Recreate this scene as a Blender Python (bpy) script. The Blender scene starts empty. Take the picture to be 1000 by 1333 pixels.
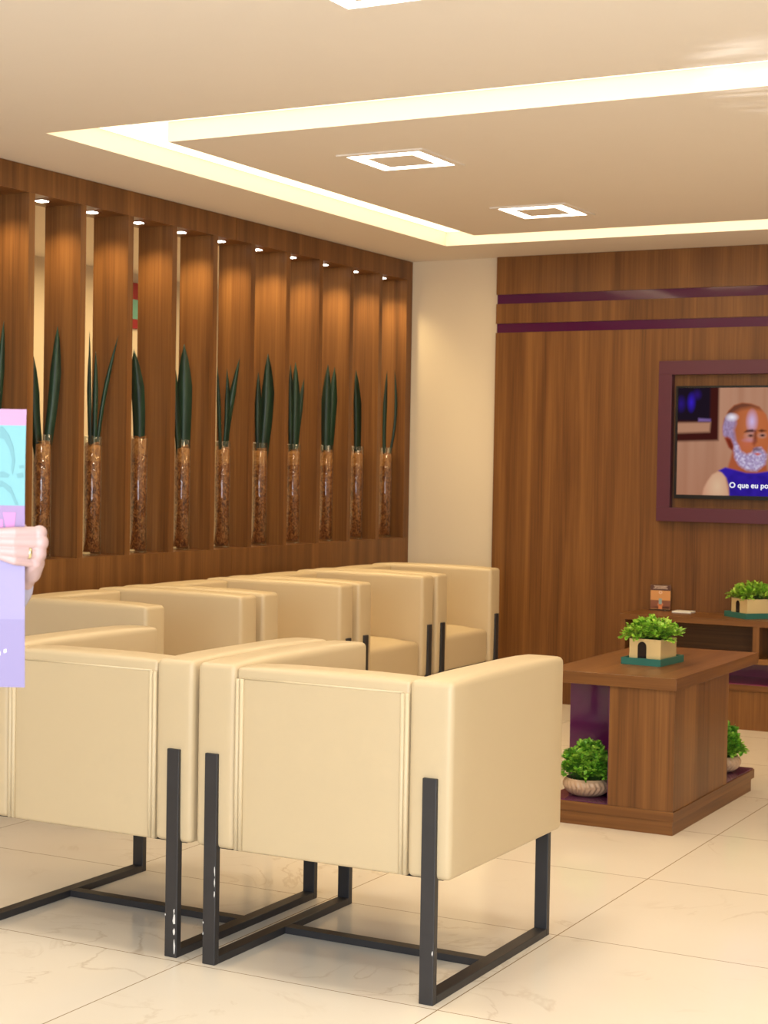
import bpy, bmesh, math, random
from mathutils import Vector, Matrix
random.seed(7)
S = bpy.context.scene
COL = S.collection

# ------------------------------------------------------------------ camera
cam_d = bpy.data.cameras.new('camera')
cam = bpy.data.objects.new('camera', cam_d); COL.objects.link(cam)
CR = Vector((0.88116929, 0.47250367, 0.0167619))
CU = Vector((-0.02736015, 0.0155667, 0.99950443))
CF = Vector((-0.47200859, 0.88119121, -0.02664467))
cam.matrix_world = Matrix(((CR.x, CU.x, -CF.x, 0), (CR.y, CU.y, -CF.y, 0), (CR.z, CU.z, -CF.z, 1.38), (0, 0, 0, 1)))
cam_d.sensor_fit = 'HORIZONTAL'; cam_d.sensor_width = 36; cam_d.lens = 36 * 2.18392
cam_d.clip_start = 0.05; cam_d.clip_end = 100
cam_d.dof.use_dof = True; cam_d.dof.focus_distance = 4.4; cam_d.dof.aperture_fstop = 15.0
S.camera = cam

# ------------------------------------------------------------------ light and exposure
S.view_settings.view_transform = 'Standard'; S.view_settings.look = 'None'
S.view_settings.exposure = -0.3; S.view_settings.gamma = 1.0; S.view_settings.use_curve_mapping = False
W = bpy.data.worlds.new('world'); S.world = W; W.use_nodes = True
W.node_tree.nodes['Background'].inputs[0].default_value = (0.75, 0.85, 1, 1)
W.node_tree.nodes['Background'].inputs[1].default_value = 0.6

def lamp(name, kind, loc, energy, col, rot=(0, 0, 0), size=None, size_y=None, spot=None, parent=None, blend=0.5, radius=None):
    d = bpy.data.lights.new(name, kind); d.energy = energy; d.color = col
    if kind == 'AREA':
        d.shape = 'RECTANGLE'; d.size = size; d.size_y = size_y or size
    if kind == 'SPOT':
        d.spot_size = spot; d.spot_blend = blend
    if radius is not None: d.shadow_soft_size = radius
    o = bpy.data.objects.new(name, d); COL.objects.link(o); o.location = loc; o.rotation_euler = rot
    if parent: o.parent = parent
    return o

DAY = (0.82, 0.92, 1.0)
# daylight through the glass front of the room, behind the camera
lamp('daylight_front', 'AREA', (-0.4, -0.85, 1.45), 330, DAY, (math.radians(97), 0, 0), 4.6, 2.3)
# the neighbouring room's ceiling light
lamp('next_room_light', 'AREA', (-5.9, 8.2, 2.6), 55, (1, 0.77, 0.42), (0, 0, 0), 1.0, 3.0)
# unseen spot added to throw rippled, daylight-coloured streaks onto the ceiling
rl = lamp('ceiling_streak_spot', 'SPOT', (-1.15, 1.6, 0.35), 1000, (0.95, 0.97, 1.0), (0, 0, 0), spot=math.radians(9.5), blend=0.8, radius=0.01)
rl.rotation_euler = (Vector((-1.42, 5.35, 2.65)) - rl.location).to_track_quat('-Z', 'Y').to_euler()
rl.data.use_nodes = True; _nt = rl.data.node_tree
_tc = _nt.nodes.new('ShaderNodeTexCoord'); _mp = _nt.nodes.new('ShaderNodeMapping'); _mp.inputs['Scale'].default_value = (5, 60, 1); _mp.inputs['Rotation'].default_value = (0, 0, 0.15)
_nz = _nt.nodes.new('ShaderNodeTexNoise'); _nz.inputs['Scale'].default_value = 2.2; _nz.inputs['Detail'].default_value = 2; _nz.inputs['Distortion'].default_value = 0.6
_rp = _nt.nodes.new('ShaderNodeValToRGB'); _rp.color_ramp.elements[0].position = 0.42; _rp.color_ramp.elements[1].position = 0.7
_nt.links.new(_tc.outputs['Normal'], _mp.inputs[0]); _nt.links.new(_mp.outputs[0], _nz.inputs['Vector']); _nt.links.new(_nz.outputs['Fac'], _rp.inputs[0])
_nt.links.new(_rp.outputs[0], _nt.nodes['Emission'].inputs[1])
# downlight of the square ceiling fixtures (two on the raft, one at the top edge, the rest of that row out of frame)
for (x, y, e) in ((-3.25, 6.167, 8), (-3.24, 7.65, 8), (-1.6, 6.167, 8), (-1.6, 7.65, 8), (-2.15, 3.9, 14), (-0.6, 3.9, 14), (-3.7, 3.9, 14), (-2.15, 2.4, 12), (-0.6, 2.4, 12)):
    lamp('ceiling_fixture_glow', 'AREA', (x, y, 2.635), e, (1, 0.72, 0.34) if y > 5 else (1, 0.90, 0.72), (0, 0, 0), 0.32)
COVE_STRENGTH = 4.6
PANEL_STRENGTH = 14.0
SPOT_ENERGY = 16.5

# ------------------------------------------------------------------ materials
def newmat(name):
    m = bpy.data.materials.new(name); m.use_nodes = True
    nt = m.node_tree
    return m, nt, nt.nodes['Principled BSDF']

def srgb(r, g, b):
    f = lambda c: ((c / 255 + 0.055) / 1.055) ** 2.4 if c > 10 else c / 255 / 12.92
    return (f(r), f(g), f(b), 1)

def plain(name, col, rough=0.6, metal=0, spec=0.5, noise=0.0, nscale=8, bump=0.0, bscale=200, coat=0):
    m, nt, b = newmat(name)
    b.inputs['Base Color'].default_value = col
    b.inputs['Roughness'].default_value = rough; b.inputs['Metallic'].default_value = metal
    b.inputs['Specular IOR Level'].default_value = spec
    b.inputs['Coat Weight'].default_value = coat; b.inputs['Coat Roughness'].default_value = 0.08
    tc = nt.nodes.new('ShaderNodeTexCoord')
    if noise:
        n = nt.nodes.new('ShaderNodeTexNoise'); n.inputs['Scale'].default_value = nscale; n.inputs['Detail'].default_value = 4
        nt.links.new(tc.outputs['Object'], n.inputs['Vector'])
        mx = nt.nodes.new('ShaderNodeMix'); mx.data_type = 'RGBA'
        mx.inputs[6].default_value = tuple(c * (1 - noise) for c in col[:3]) + (1,)
        mx.inputs[7].default_value = tuple(min(1, c * (1 + noise)) for c in col[:3]) + (1,)
        nt.links.new(n.outputs['Fac'], mx.inputs[0]); nt.links.new(mx.outputs[2], b.inputs['Base Color'])
    if bump:
        n2 = nt.nodes.new('ShaderNodeTexNoise'); n2.inputs['Scale'].default_value = bscale; n2.inputs['Detail'].default_value = 3
        nt.links.new(tc.outputs['Object'], n2.inputs['Vector'])
        bp = nt.nodes.new('ShaderNodeBump'); bp.inputs['Strength'].default_value = bump; bp.inputs['Distance'].default_value = 0.002
        nt.links.new(n2.outputs['Fac'], bp.inputs['Height']); nt.links.new(bp.outputs['Normal'], b.inputs['Normal'])
    return m

def emit(name, col, strength):
    m = bpy.data.materials.new(name); m.use_nodes = True; nt = m.node_tree
    nt.nodes.remove(nt.nodes['Principled BSDF'])
    e = nt.nodes.new('ShaderNodeEmission'); e.inputs[0].default_value = col if len(col) == 4 else tuple(col) + (1,)
    e.inputs[1].default_value = strength
    nt.links.new(e.outputs[0], nt.nodes['Material Output'].inputs[0])
    return m

def wood(name, axis='Z', dark=(92, 56, 26), mid=(118, 76, 38), light=(140, 94, 49), rough=0.38, scale=1.0):
    m, nt, b = newmat(name); L = nt.links
    tc = nt.nodes.new('ShaderNodeTexCoord'); oi = nt.nodes.new('ShaderNodeObjectInfo')
    mul = nt.nodes.new('ShaderNodeVectorMath'); mul.operation = 'MULTIPLY_ADD'
    cmb = nt.nodes.new('ShaderNodeCombineXYZ')
    for k in range(3): L.new(oi.outputs['Random'], cmb.inputs[k])
    L.new(cmb.outputs[0], mul.inputs[0]); mul.inputs[1].default_value = (7.3, 9.1, 5.7)
    L.new(tc.outputs['Object'], mul.inputs[2])
    def nz(along, across, detail, dist):
        mp = nt.nodes.new('ShaderNodeMapping')
        sc = [across * scale] * 3; sc['XYZ'.index(axis)] = along * scale
        mp.inputs['Scale'].default_value = sc
        L.new(mul.outputs[0], mp.inputs['Vector'])
        n = nt.nodes.new('ShaderNodeTexNoise'); n.inputs['Scale'].default_value = 1; n.inputs['Detail'].default_value = detail
        n.inputs['Distortion'].default_value = dist
        L.new(mp.outputs[0], n.inputs['Vector']); return n
    big = nz(0.35, 9, 5, 0.9); fine = nz(2.0, 110, 3, 0.2)
    mx = nt.nodes.new('ShaderNodeMath'); mx.operation = 'MULTIPLY_ADD'
    L.new(fine.outputs['Fac'], mx.inputs[0]); mx.inputs[1].default_value = 0.38; 
    ad = nt.nodes.new('ShaderNodeMath'); ad.operation = 'MULTIPLY'; L.new(big.outputs['Fac'], ad.inputs[0]); ad.inputs[1].default_value = 0.72
    L.new(ad.outputs[0], mx.inputs[2])
    cr = nt.nodes.new('ShaderNodeValToRGB'); L.new(mx.outputs[0], cr.inputs[0])
    e = cr.color_ramp.elements
    e[0].position = 0.36; e[0].color = srgb(*dark)
    e[1].position = 0.74; e[1].color = srgb(*light)
    k = e.new(0.55); k.color = srgb(*mid)
    L.new(cr.outputs[0], b.inputs['Base Color'])
    b.inputs['Roughness'].default_value = rough
    b.inputs['Specular IOR Level'].default_value = 0.35
    bp = nt.nodes.new('ShaderNodeBump'); bp.inputs['Strength'].default_value = 0.08; bp.inputs['Distance'].default_value = 0.001
    L.new(fine.outputs['Fac'], bp.inputs['Height']); L.new(bp.outputs[0], b.inputs['Normal'])
    return m

def marble_floor():
    m, nt, b = newmat('floor_marble_tile'); L = nt.links
    tc = nt.nodes.new('ShaderNodeTexCoord')
    # tile joints: grid of 0.79 x 0.80 m
    sep = nt.nodes.new('ShaderNodeSeparateXYZ'); L.new(tc.outputs['Object'], sep.inputs[0])
    def M(op, a, bb=None, c=None):
        n = nt.nodes.new('ShaderNodeMath'); n.operation = op
        for i, v in enumerate((a, bb, c)):
            if v is None: continue
            if isinstance(v, (int, float)): n.inputs[i].default_value = v
            else: L.new(v, n.inputs[i])
        return n.outputs[0]
    def cell(o, off, size):
        t = M('DIVIDE', M('SUBTRACT', o, off), size)
        fr = M('FRACT', t); d = M('MULTIPLY', M('MINIMUM', fr, M('SUBTRACT', 1.0, fr)), size)
        return M('FLOOR', t), d
    ix, dx = cell(sep.outputs[0], -1.863, 0.785); iy, dy = cell(sep.outputs[1], 4.613, 0.803)
    joint = M('LESS_THAN', M('MINIMUM', dx, dy), 0.0018)
    ofs = nt.nodes.new('ShaderNodeCombineXYZ'); L.new(M('MULTIPLY', ix, 3.7), ofs.inputs[0]); L.new(M('MULTIPLY', iy, 5.3), ofs.inputs[1])
    vec = nt.nodes.new('ShaderNodeVectorMath'); L.new(tc.outputs['Object'], vec.inputs[0]); L.new(ofs.outputs[0], vec.inputs[1])
    n1 = nt.nodes.new('ShaderNodeTexNoise'); n1.inputs['Scale'].default_value = 2.2; n1.inputs['Detail'].default_value = 7; n1.inputs['Distortion'].default_value = 1.6
    L.new(vec.outputs[0], n1.inputs['Vector'])
    v = M('ABSOLUTE', M('SUBTRACT', n1.outputs['Fac'], 0.5))
    vein = nt.nodes.new('ShaderNodeValToRGB'); L.new(v, vein.inputs[0])
    e = vein.color_ramp.elements; e[0].position = 0.0; e[0].color = (1, 1, 1, 1); e[1].position = 0.018; e[1].color = (0, 0, 0, 1)
    n2 = nt.nodes.new('ShaderNodeTexNoise'); n2.inputs['Scale'].default_value = 1.7; n2.inputs['Detail'].default_value = 3
    L.new(vec.outputs[0], n2.inputs['Vector'])
    gate = nt.nodes.new('ShaderNodeValToRGB'); L.new(n2.outputs['Fac'], gate.inputs[0])
    gate.color_ramp.elements[0].position = 0.5; gate.color_ramp.elements[1].position = 0.68
    vf = M('MULTIPLY', M('MULTIPLY', vein.outputs[0], gate.outputs[0]), 0.4)
    base = nt.nodes.new('ShaderNodeMix'); base.data_type = 'RGBA'
    base.inputs[6].default_value = srgb(243, 234, 220); base.inputs[7].default_value = srgb(235, 223, 205)
    L.new(n2.outputs['Fac'], base.inputs[0])
    mv = nt.nodes.new('ShaderNodeMix'); mv.data_type = 'RGBA'; mv.inputs[7].default_value = srgb(176, 148, 112)
    L.new(base.outputs[2], mv.inputs[6]); L.new(vf, mv.inputs[0])
    mj = nt.nodes.new('ShaderNodeMix'); mj.data_type = 'RGBA'; mj.inputs[7].default_value = srgb(156, 132, 100)
    L.new(mv.outputs[2], mj.inputs[6]); L.new(joint, mj.inputs[0])
    L.new(mj.outputs[2], b.inputs['Base Color'])
    b.inputs['Roughness'].default_value = 0.12
    b.inputs['Specular IOR Level'].default_value = 0.5
    return m

def thin_glass(name, tint=(1, 1, 1, 1), rough=0.02):
    m = bpy.data.materials.new(name); m.use_nodes = True; nt = m.node_tree; L = nt.links
    nt.nodes.remove(nt.nodes['Principled BSDF'])
    t = nt.nodes.new('ShaderNodeBsdfTransparent'); t.inputs[0].default_value = tint
    g = nt.nodes.new('ShaderNodeBsdfGlossy'); g.inputs['Roughness'].default_value = rough
    w_ = nt.nodes.new('ShaderNodeLayerWeight'); w_.inputs[0].default_value = 0.5
    pw = nt.nodes.new('ShaderNodeMath'); pw.operation = 'POWER'; L.new(w_.outputs['Facing'], pw.inputs[0]); pw.inputs[1].default_value = 3
    f = nt.nodes.new('ShaderNodeMath'); f.operation = 'MULTIPLY_ADD'; L.new(pw.outputs[0], f.inputs[0]); f.inputs[1].default_value = 0.9; f.inputs[2].default_value = 0.06
    x = nt.nodes.new('ShaderNodeMixShader'); L.new(f.outputs[0], x.inputs[0]); L.new(t.outputs[0], x.inputs[1]); L.new(g.outputs[0], x.inputs[2])
    L.new(x.outputs[0], nt.nodes['Material Output'].inputs[0])
    return m

def two_tone(name, c1, c2, scale, rough=0.8, bump=0.6, stretch=(1, 1, 1), c3=None, lo=0.35, hi=0.65):
    m, nt, b = newmat(name); L = nt.links
    tc = nt.nodes.new('ShaderNodeTexCoord'); oi = nt.nodes.new('ShaderNodeObjectInfo')
    ad = nt.nodes.new('ShaderNodeVectorMath'); ad.operation = 'ADD'
    L.new(tc.outputs['Object'], ad.inputs[0]); L.new(oi.outputs['Random'], ad.inputs[1])
    mp = nt.nodes.new('ShaderNodeMapping'); mp.inputs['Scale'].default_value = stretch; L.new(ad.outputs[0], mp.inputs[0])
    n = nt.nodes.new('ShaderNodeTexNoise'); n.inputs['Scale'].default_value = scale; n.inputs['Detail'].default_value = 4; n.inputs['Distortion'].default_value = 1.5
    L.new(mp.outputs[0], n.inputs['Vector'])
    r = nt.nodes.new('ShaderNodeValToRGB'); L.new(n.outputs['Fac'], r.inputs[0])
    e = r.color_ramp.elements; e[0].position = lo; e[0].color = c1; e[1].position = hi; e[1].color = c2
    if c3: k = e.new((lo + hi) / 2); k.color = c3
    L.new(r.outputs[0], b.inputs['Base Color']); b.inputs['Roughness'].default_value = rough
    if bump:
        bp = nt.nodes.new('ShaderNodeBump'); bp.inputs['Strength'].default_value = bump; bp.inputs['Distance'].default_value = 0.004
        L.new(n.outputs['Fac'], bp.inputs['Height']); L.new(bp.outputs[0], b.inputs['Normal'])
    return m

MT = {}
MT['floor'] = marble_floor()
MT['ceiling'] = plain('ceiling_paint', srgb(236, 225, 212), 0.9, noise=0.01)
MT['cove'] = plain('cove_paint', srgb(240, 232, 214), 0.9)
MT['wall'] = plain('beige_wall_paint', srgb(226, 208, 178), 0.85, noise=0.02, nscale=2)
MT['wall_white'] = plain('light_wall_paint', srgb(225, 220, 210), 0.85)
MT['wood_z'] = wood('walnut_laminate_vertical', 'Z')
MT['wood_x'] = wood('walnut_laminate_across', 'X')
MT['wood_y'] = wood('walnut_laminate_lengthwise', 'Y')
MT['cream'] = plain('cream_leatherette', srgb(200, 179, 144), 0.42, noise=0.025, nscale=3, bump=0.12, bscale=420)
MT['piping'] = plain('cream_piping', srgb(208, 189, 155), 0.45)
MT['black'] = plain('black_steel', srgb(44, 42, 44), 0.45, noise=0.25, nscale=14)
MT['lining'] = plain('black_lining', srgb(30, 27, 26), 0.9)
MT['chip'] = plain('bare_paint_chip', srgb(225, 222, 218), 0.6)
MT['purple_gloss'] = plain('purple_gloss_glass', srgb(90, 30, 74), 0.05, coat=0.3)
MT['purple_shelf'] = plain('purple_shelf_glass', srgb(128, 44, 84), 0.1, coat=0.2)
MT['purple_stripe'] = plain('purple_stripe_glass', srgb(80, 26, 64), 0.06, coat=0.3)
MT['purple'] = plain('purple_lacquer', srgb(84, 34, 50), 0.4)
MT['tv_black'] = plain('tv_black_plastic', srgb(18, 16, 16), 0.3)
MT['teal'] = plain('teal_lacquer', srgb(46, 108, 96), 0.4)
MT['gold'] = plain('champagne_mirror', srgb(250, 222, 162), 0.2, metal=0.35)
MT['dark'] = plain('dark_brown_arch', srgb(36, 30, 30), 0.2)
MT['ceramic'] = plain('glazed_taupe_ceramic', srgb(190, 158, 130), 0.22, noise=0.12, nscale=9)
MT['soil'] = plain('potting_soil', srgb(52, 38, 26), 0.9)
MT['glass'] = thin_glass('clear_glass', (0.95, 0.97, 0.96, 1))
MT['acrylic'] = thin_glass('clear_acrylic', (0.97, 0.96, 0.95, 1))
MT['fiber'] = two_tone('coconut_fibre', srgb(92, 46, 18), srgb(208, 140, 76), 75, c3=srgb(156, 88, 40), bump=0.8, stretch=(1, 1, 0.7))
MT['fiber_top'] = two_tone('dry_fibre_top', srgb(140, 80, 34), srgb(216, 150, 82), 75, bump=0.8)
MT['blade'] = two_tone('dark_green_blade', srgb(14, 36, 28), srgb(30, 62, 42), 5, rough=0.4, bump=0.1, stretch=(8, 8, 0.5))
MT['leaf'] = two_tone('fresh_green_leaves', srgb(92, 146, 30), srgb(206, 230, 96), 24, rough=0.45, bump=0.0, c3=srgb(146, 196, 58), lo=0.3, hi=0.7)
MT['leaf_dark'] = two_tone('deep_green_leaves', srgb(64, 128, 28), srgb(182, 220, 84), 24, rough=0.45, bump=0.0, c3=srgb(114, 178, 50), lo=0.3, hi=0.7)
MT['stem'] = plain('green_stem', srgb(70, 110, 40), 0.6)
MT['white'] = plain('white_card', srgb(235, 230, 222), 0.6)
MT['chrome'] = plain('polished_metal', srgb(230, 225, 220), 0.1, metal=1)
MT['led'] = emit('cove_led', (1.0, 0.78, 0.47), COVE_STRENGTH)
MT['panel_led'] = emit('panel_led', (1.0, 0.93, 0.82), PANEL_STRENGTH)
MT['spot_led'] = emit('spot_led', (1.0, 0.93, 0.80), 12)
MT['red'] = plain('red_sign_paint', srgb(150, 30, 34), 0.5)
MT['sign_teal'] = plain('teal_sign_face', srgb(110, 170, 150), 0.5, noise=0.15, nscale=30)
MT['skin'] = plain('skin', srgb(174, 142, 138), 0.5, noise=0.05, nscale=30)
MT['shirt'] = plain('pale_lilac_shirt', srgb(170, 164, 184), 0.8, noise=0.03)
MT['trousers'] = plain('grey_trousers', srgb(80, 80, 92), 0.85)
MT['hair'] = plain('dark_brown_hair', srgb(50, 34, 26), 0.6, bump=0.5, bscale=120)
MT['ring'] = plain('gold_ring', srgb(205, 190, 150), 0.25, metal=1)

# ------------------------------------------------------------------ mesh helpers
def bx(bm, x0, x1, y0, y1, z0, z1, mi=0):
    v = [bm.verts.new(p) for p in ((x0, y0, z0), (x1, y0, z0), (x1, y1, z0), (x0, y1, z0), (x0, y0, z1), (x1, y0, z1), (x1, y1, z1), (x0, y1, z1))]
    for f in ((0, 3, 2, 1), (4, 5, 6, 7), (0, 1, 5, 4), (1, 2, 6, 5), (2, 3, 7, 6), (3, 0, 4, 7)):
        bm.faces.new([v[i] for i in f]).material_index = mi

def B(*boxes):
    bm = bmesh.new()
    for b in boxes: bx(bm, *b)
    return bm

def obj(name, bm, mats, parent=None, smooth=False, bevel=0, loc=None):
    me = bpy.data.meshes.new(name)
    if bevel:
        bmesh.ops.bevel(bm, geom=bm.edges[:], offset=bevel, segments=2, affect='EDGES', profile=0.5)
    bmesh.ops.recalc_face_normals(bm, faces=bm.faces[:])
    if smooth:
        for f in bm.faces: f.smooth = True
    bm.to_mesh(me); bm.free()
    for m in (mats if isinstance(mats, (list, tuple)) else [mats]): me.materials.append(MT[m] if isinstance(m, str) else m)
    o = bpy.data.objects.new(name, me); COL.objects.link(o)
    if parent: o.parent = parent
    if loc: o.location = loc
    return o

def regrain(o, fn):
    for p in o.data.polygons: p.material_index = fn(p.normal)
    return o

def tag(o, label, cat, group=None, kind=None):
    o['label'] = label; o['category'] = cat
    if group: o['group'] = group
    if kind: o['kind'] = kind
    return o

def thing(name, label, cat, loc=(0, 0, 0), rz=0, group=None):
    o = bpy.data.objects.new(name, None); COL.objects.link(o); o.empty_display_size = 0.1
    o.location = loc; o.rotation_euler = (0, 0, rz)
    return tag(o, label, cat, group)

def struct(name, bm, m):
    o = obj(name, bm, m); o['kind'] = 'structure'; return o

def dup(root, loc, rz=0, label=None):
    r = root.copy(); COL.objects.link(r); r.location = loc; r.rotation_euler = (0, 0, rz)
    if label: r['label'] = label
    for ch in list(root.children):
        c = ch.copy(); COL.objects.link(c); c.parent = r
        for g in ch.children:
            d = g.copy(); COL.objects.link(d); d.parent = c
    return r

def cushion(bm, x0, x1, y0, y1, z0, z1, r, crown_top=0.0, crown_side=0.0, m=7):
    """rounded upholstered block with gently swollen faces"""
    c = Vector(((x0 + x1) / 2, (y0 + y1) / 2, (z0 + z1) / 2)); h = Vector(((x1 - x0) / 2, (y1 - y0) / 2, (z1 - z0) / 2))
    def ax(hh):
        t = [-hh, -hh + 0.25 * r, -hh + 0.6 * r, -hh + r]
        t += [(-hh + r) + (2 * hh - 2 * r) * k / m for k in range(1, m)]
        t += [hh - r, hh - 0.6 * r, hh - 0.25 * r, hh]
        return t
    A = [ax(h.x), ax(h.y), ax(h.z)]
    cache = {}
    def vert(p):
        key = (round(p[0], 6), round(p[1], 6), round(p[2], 6))
        if key in cache: return cache[key]
        P = Vector(p); inn = Vector([max(-(h[i] - r), min(h[i] - r, P[i])) for i in range(3)])
        d = P - inn
        if d.length > 1e-9: P = inn + d.normalized() * r
        u, v, w = P.x / h.x, P.y / h.y, P.z / h.z
        if P.z > 0: P.z += crown_top * (1 - u ** 4) * (1 - v ** 4) * max(0, w)
        P.x += crown_side * u * (1 - v * v) * (1 - w * w); P.y += crown_side * v * (1 - u * u) * (1 - w * w)
        cache[key] = bm.verts.new(P + c); return cache[key]
    for a in range(3):
        b_, c_ = (a + 1) % 3, (a + 2) % 3
        for s in (-1, 1):
            for i in range(len(A[b_]) - 1):
                for j in range(len(A[c_]) - 1):
                    q = []
                    for (ii, jj) in ((i, j), (i + 1, j), (i + 1, j + 1), (i, j + 1)):
                        p = [0, 0, 0]; p[a] = s * h[a]; p[b_] = A[b_][ii]; p[c_] = A[c_][jj]; q.append(vert(p))
                    if len(set(q)) == 4:
                        try: bm.faces.new(q)
                        except ValueError: pass

def tube(bm, pts, rad, n=8, cap=True, mi=0):
    pts = [Vector(p) for p in pts]; rings = []
    ov = (pts[-1] - pts[0]).normalized(); ref = Vector((1, 0, 0)) if abs(ov.z) > .8 else Vector((0, 0, 1))
    for i, p in enumerate(pts):
        t = (pts[min(i + 1, len(pts) - 1)] - pts[max(i - 1, 0)]).normalized()
        a = t.cross(ref)
        if a.length < 1e-3: a = t.cross(Vector((0, 1, 0)))
        a.normalize(); b = t.cross(a)
        r = rad[i] if isinstance(rad, (list, tuple)) else rad
        rings.append([bm.verts.new(p + (a * math.cos(2 * math.pi * k / n) + b * math.sin(2 * math.pi * k / n)) * r) for k in range(n)])
    for A_, B_ in zip(rings, rings[1:]):
        for k in range(n):
            f = bm.faces.new((A_[k], A_[(k + 1) % n], B_[(k + 1) % n], B_[k])); f.smooth = True; f.material_index = mi
    if cap:
        bm.faces.new(rings[0][::-1]).material_index = mi; bm.faces.new(rings[-1]).material_index = mi

def lathe(bm, prof, n=32, c=(0, 0, 0), mod=None, mi=0):
    rings = []
    for (r, z) in prof:
        ring = []
        for k in range(n):
            a = 2 * math.pi * k / n; rr = r + (mod(a, r, z) if mod else 0)
            ring.append(bm.verts.new((c[0] + rr * math.cos(a), c[1] + rr * math.sin(a), c[2] + z)))
        rings.append(ring)
    for A_, B_ in zip(rings, rings[1:]):
        for k in range(n):
            f = bm.faces.new((A_[k], A_[(k + 1) % n], B_[(k + 1) % n], B_[k])); f.material_index = mi; f.smooth = True
    return rings

def poly(bm, pts, z, mi, plane='XZ'):
    vs = [bm.verts.new((p[0], z, p[1])) for p in pts]
    f = bm.faces.new(vs); f.material_index = mi

# ------------------------------------------------------------------ the setting
H = 2.651; SL = 2.735
YB = 9.25; XS = -4.78                     # back wall plane, front plane of the slatted screen
struct('floor', B((-7.0, 4.5, -2.5, 11.0, -0.1, 0.0)), 'floor')
CX0, CX1, CY0, CY1 = -4.26, 1.10, 5.128, 8.65   # lit recess in the ceiling
G = 0.336
struct('ceiling', B((-7.0, CX0, -2.5, 11.0, H, SL + 0.1), (CX1, 4.5, -2.5, 11.0, H, SL + 0.1), (CX0, CX1, -2.5, CY0, H, SL + 0.1), (CX0, CX1, CY1, 11.0, H, SL + 0.1), (CX0, CX1, CY0, CY1, SL, SL + 0.1)), 'ceiling')
o = struct('ceiling_raft', B((CX0 + G, CX1 - G, CY0 + G, CY1 - G, H, SL)), 'ceiling')
struct('wall_back', B((XS - 0.25, 4.5, YB, YB + 0.12, 0, H)), 'wall')
struct('wall_next_room', B((-6.96, -6.84, -2.5, 11.0, 0, H)), 'wall')
struct('wall_next_room_end', B((-6.84, XS - 0.25, 10.9, 11.0, 0, H)), 'wall')
struct('wall_right', B((4.4, 4.5, -1.05, YB, 0, H)), 'wall_white')
struct('wall_front', B((-6.84, -3.7, -1.05, -0.95, 0, H), (2.5, 4.4, -1.05, -0.95, 0, H), (-3.7, 2.5, -1.05, -0.95, 0, 0.25), (-3.7, 2.5, -1.05, -0.95, 2.6, H)), 'wall_white')

# cove lighting strip, four runs of LED diffuser in the recess
bm = B((CX0 + .01, CX0 + G - .01, CY0 + .01, CY1 - .01, SL - .006, SL - .001), (CX1 - G + .01, CX1 - .01, CY0 + .01, CY1 - .01, SL - .006, SL - .001),
       (CX0 + G, CX1 - G, CY0 + .01, CY0 + G - .01, SL - .006, SL - .001), (CX0 + G, CX1 - G, CY1 - G + .01, CY1 - .01, SL - .006, SL - .001))
tag(obj('cove_light', bm, 'led'), 'glowing warm strip light in the rectangular recess around the ceiling raft', 'light')

# square ceiling lights: white trim, glowing ring, plain centre
def ceiling_light(cx, cy, label):
    t = thing('ceiling_light', label, 'light', (cx, cy, H), 0, 'square ceiling lights')
    a, b, c = 0.198, 0.167, 0.108
    def ring(o_, i_, z0, z1):
        return B((-o_, o_, -o_, -i_, z0, z1), (-o_, o_, i_, o_, z0, z1), (-o_, -i_, -i_, i_, z0, z1), (i_, o_, -i_, i_, z0, z1))
    obj('trim', ring(a, b, -0.006, 0.0), 'ceiling', t)
    obj('diffuser', ring(b, c, -0.004, -0.0005), 'panel_led', t)
    obj('center_plate', B((-c, c, -c, c, -0.006, 0.0)), 'ceiling', t)
    return t
ceiling_light(-3.250, 6.167, 'square ring ceiling light on the raft, nearer of the two, left of centre')
ceiling_light(-3.240, 7.650, 'square ring ceiling light on the raft, smaller one nearer the television wall')
ceiling_light(-2.150, 3.900, 'square ceiling light cut by the top edge, on the ceiling before the recess')

# ------------------------------------------------------------------ slatted wooden screen on the left
FT, FD, ZS, ZH = 0.040, 0.205, 0.948, 2.535
fins_y = [5.651 + 0.3525 * k for k in range(-6, 10)]
scr = thing('slatted_screen', 'tall walnut slatted screen of upright fins along the left side of the room', 'screen', (XS, 0, 0))
obj('base_cabinet', B((-0.215, 0, 3.30, 7.265, 0, ZS), (-0.215, 0, 7.268, YB - .002, 0, ZS)), 'wood_z', scr)
obj('header', B((-0.215, 0, 3.30, 7.264, ZH, H - .002), (-0.215, 0, 7.268, YB - .002, ZH, H - .002)), 'wood_z', scr)
for y in fins_y:
    obj('fin', B((-FD, -0.002, -FT / 2, FT / 2, ZS, ZH)), 'wood_z', scr, loc=(0, y + FT / 2, 0))
obj('end_post', B((-0.215, 0, 9.176, YB - .002, ZS, ZH)), 'wood_z', scr)

names = ['first', 'second', 'third', 'fourth', 'fifth', 'sixth', 'seventh', 'eighth', 'ninth', 'tenth', 'eleventh']
spots_y = [5.463] + [5.816 + 0.3525 * k for k in range(10)]
for k, y in enumerate(spots_y):
    n = 10 - k
    t = thing('recessed_spotlight', ('small square spotlight under the screen header, %s from the white wall corner' % names[n]), 'light', (-4.875, y + 0.03, ZH), 0, 'spotlights in the screen header')
    obj('trim', B((-.032, .032, -.032, .032, -.004, 0)), 'chrome', t)
    obj('lens', B((-.021, .021, -.021, .021, -.0065, -.0045)), 'spot_led', t)
    lamp('spot_lamp', 'SPOT', (0, 0, -0.02), SPOT_ENERGY, (1, 0.79, 0.43), (0, 0, 0), spot=math.radians(125), parent=t, blend=0.9, radius=0.03)

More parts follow.
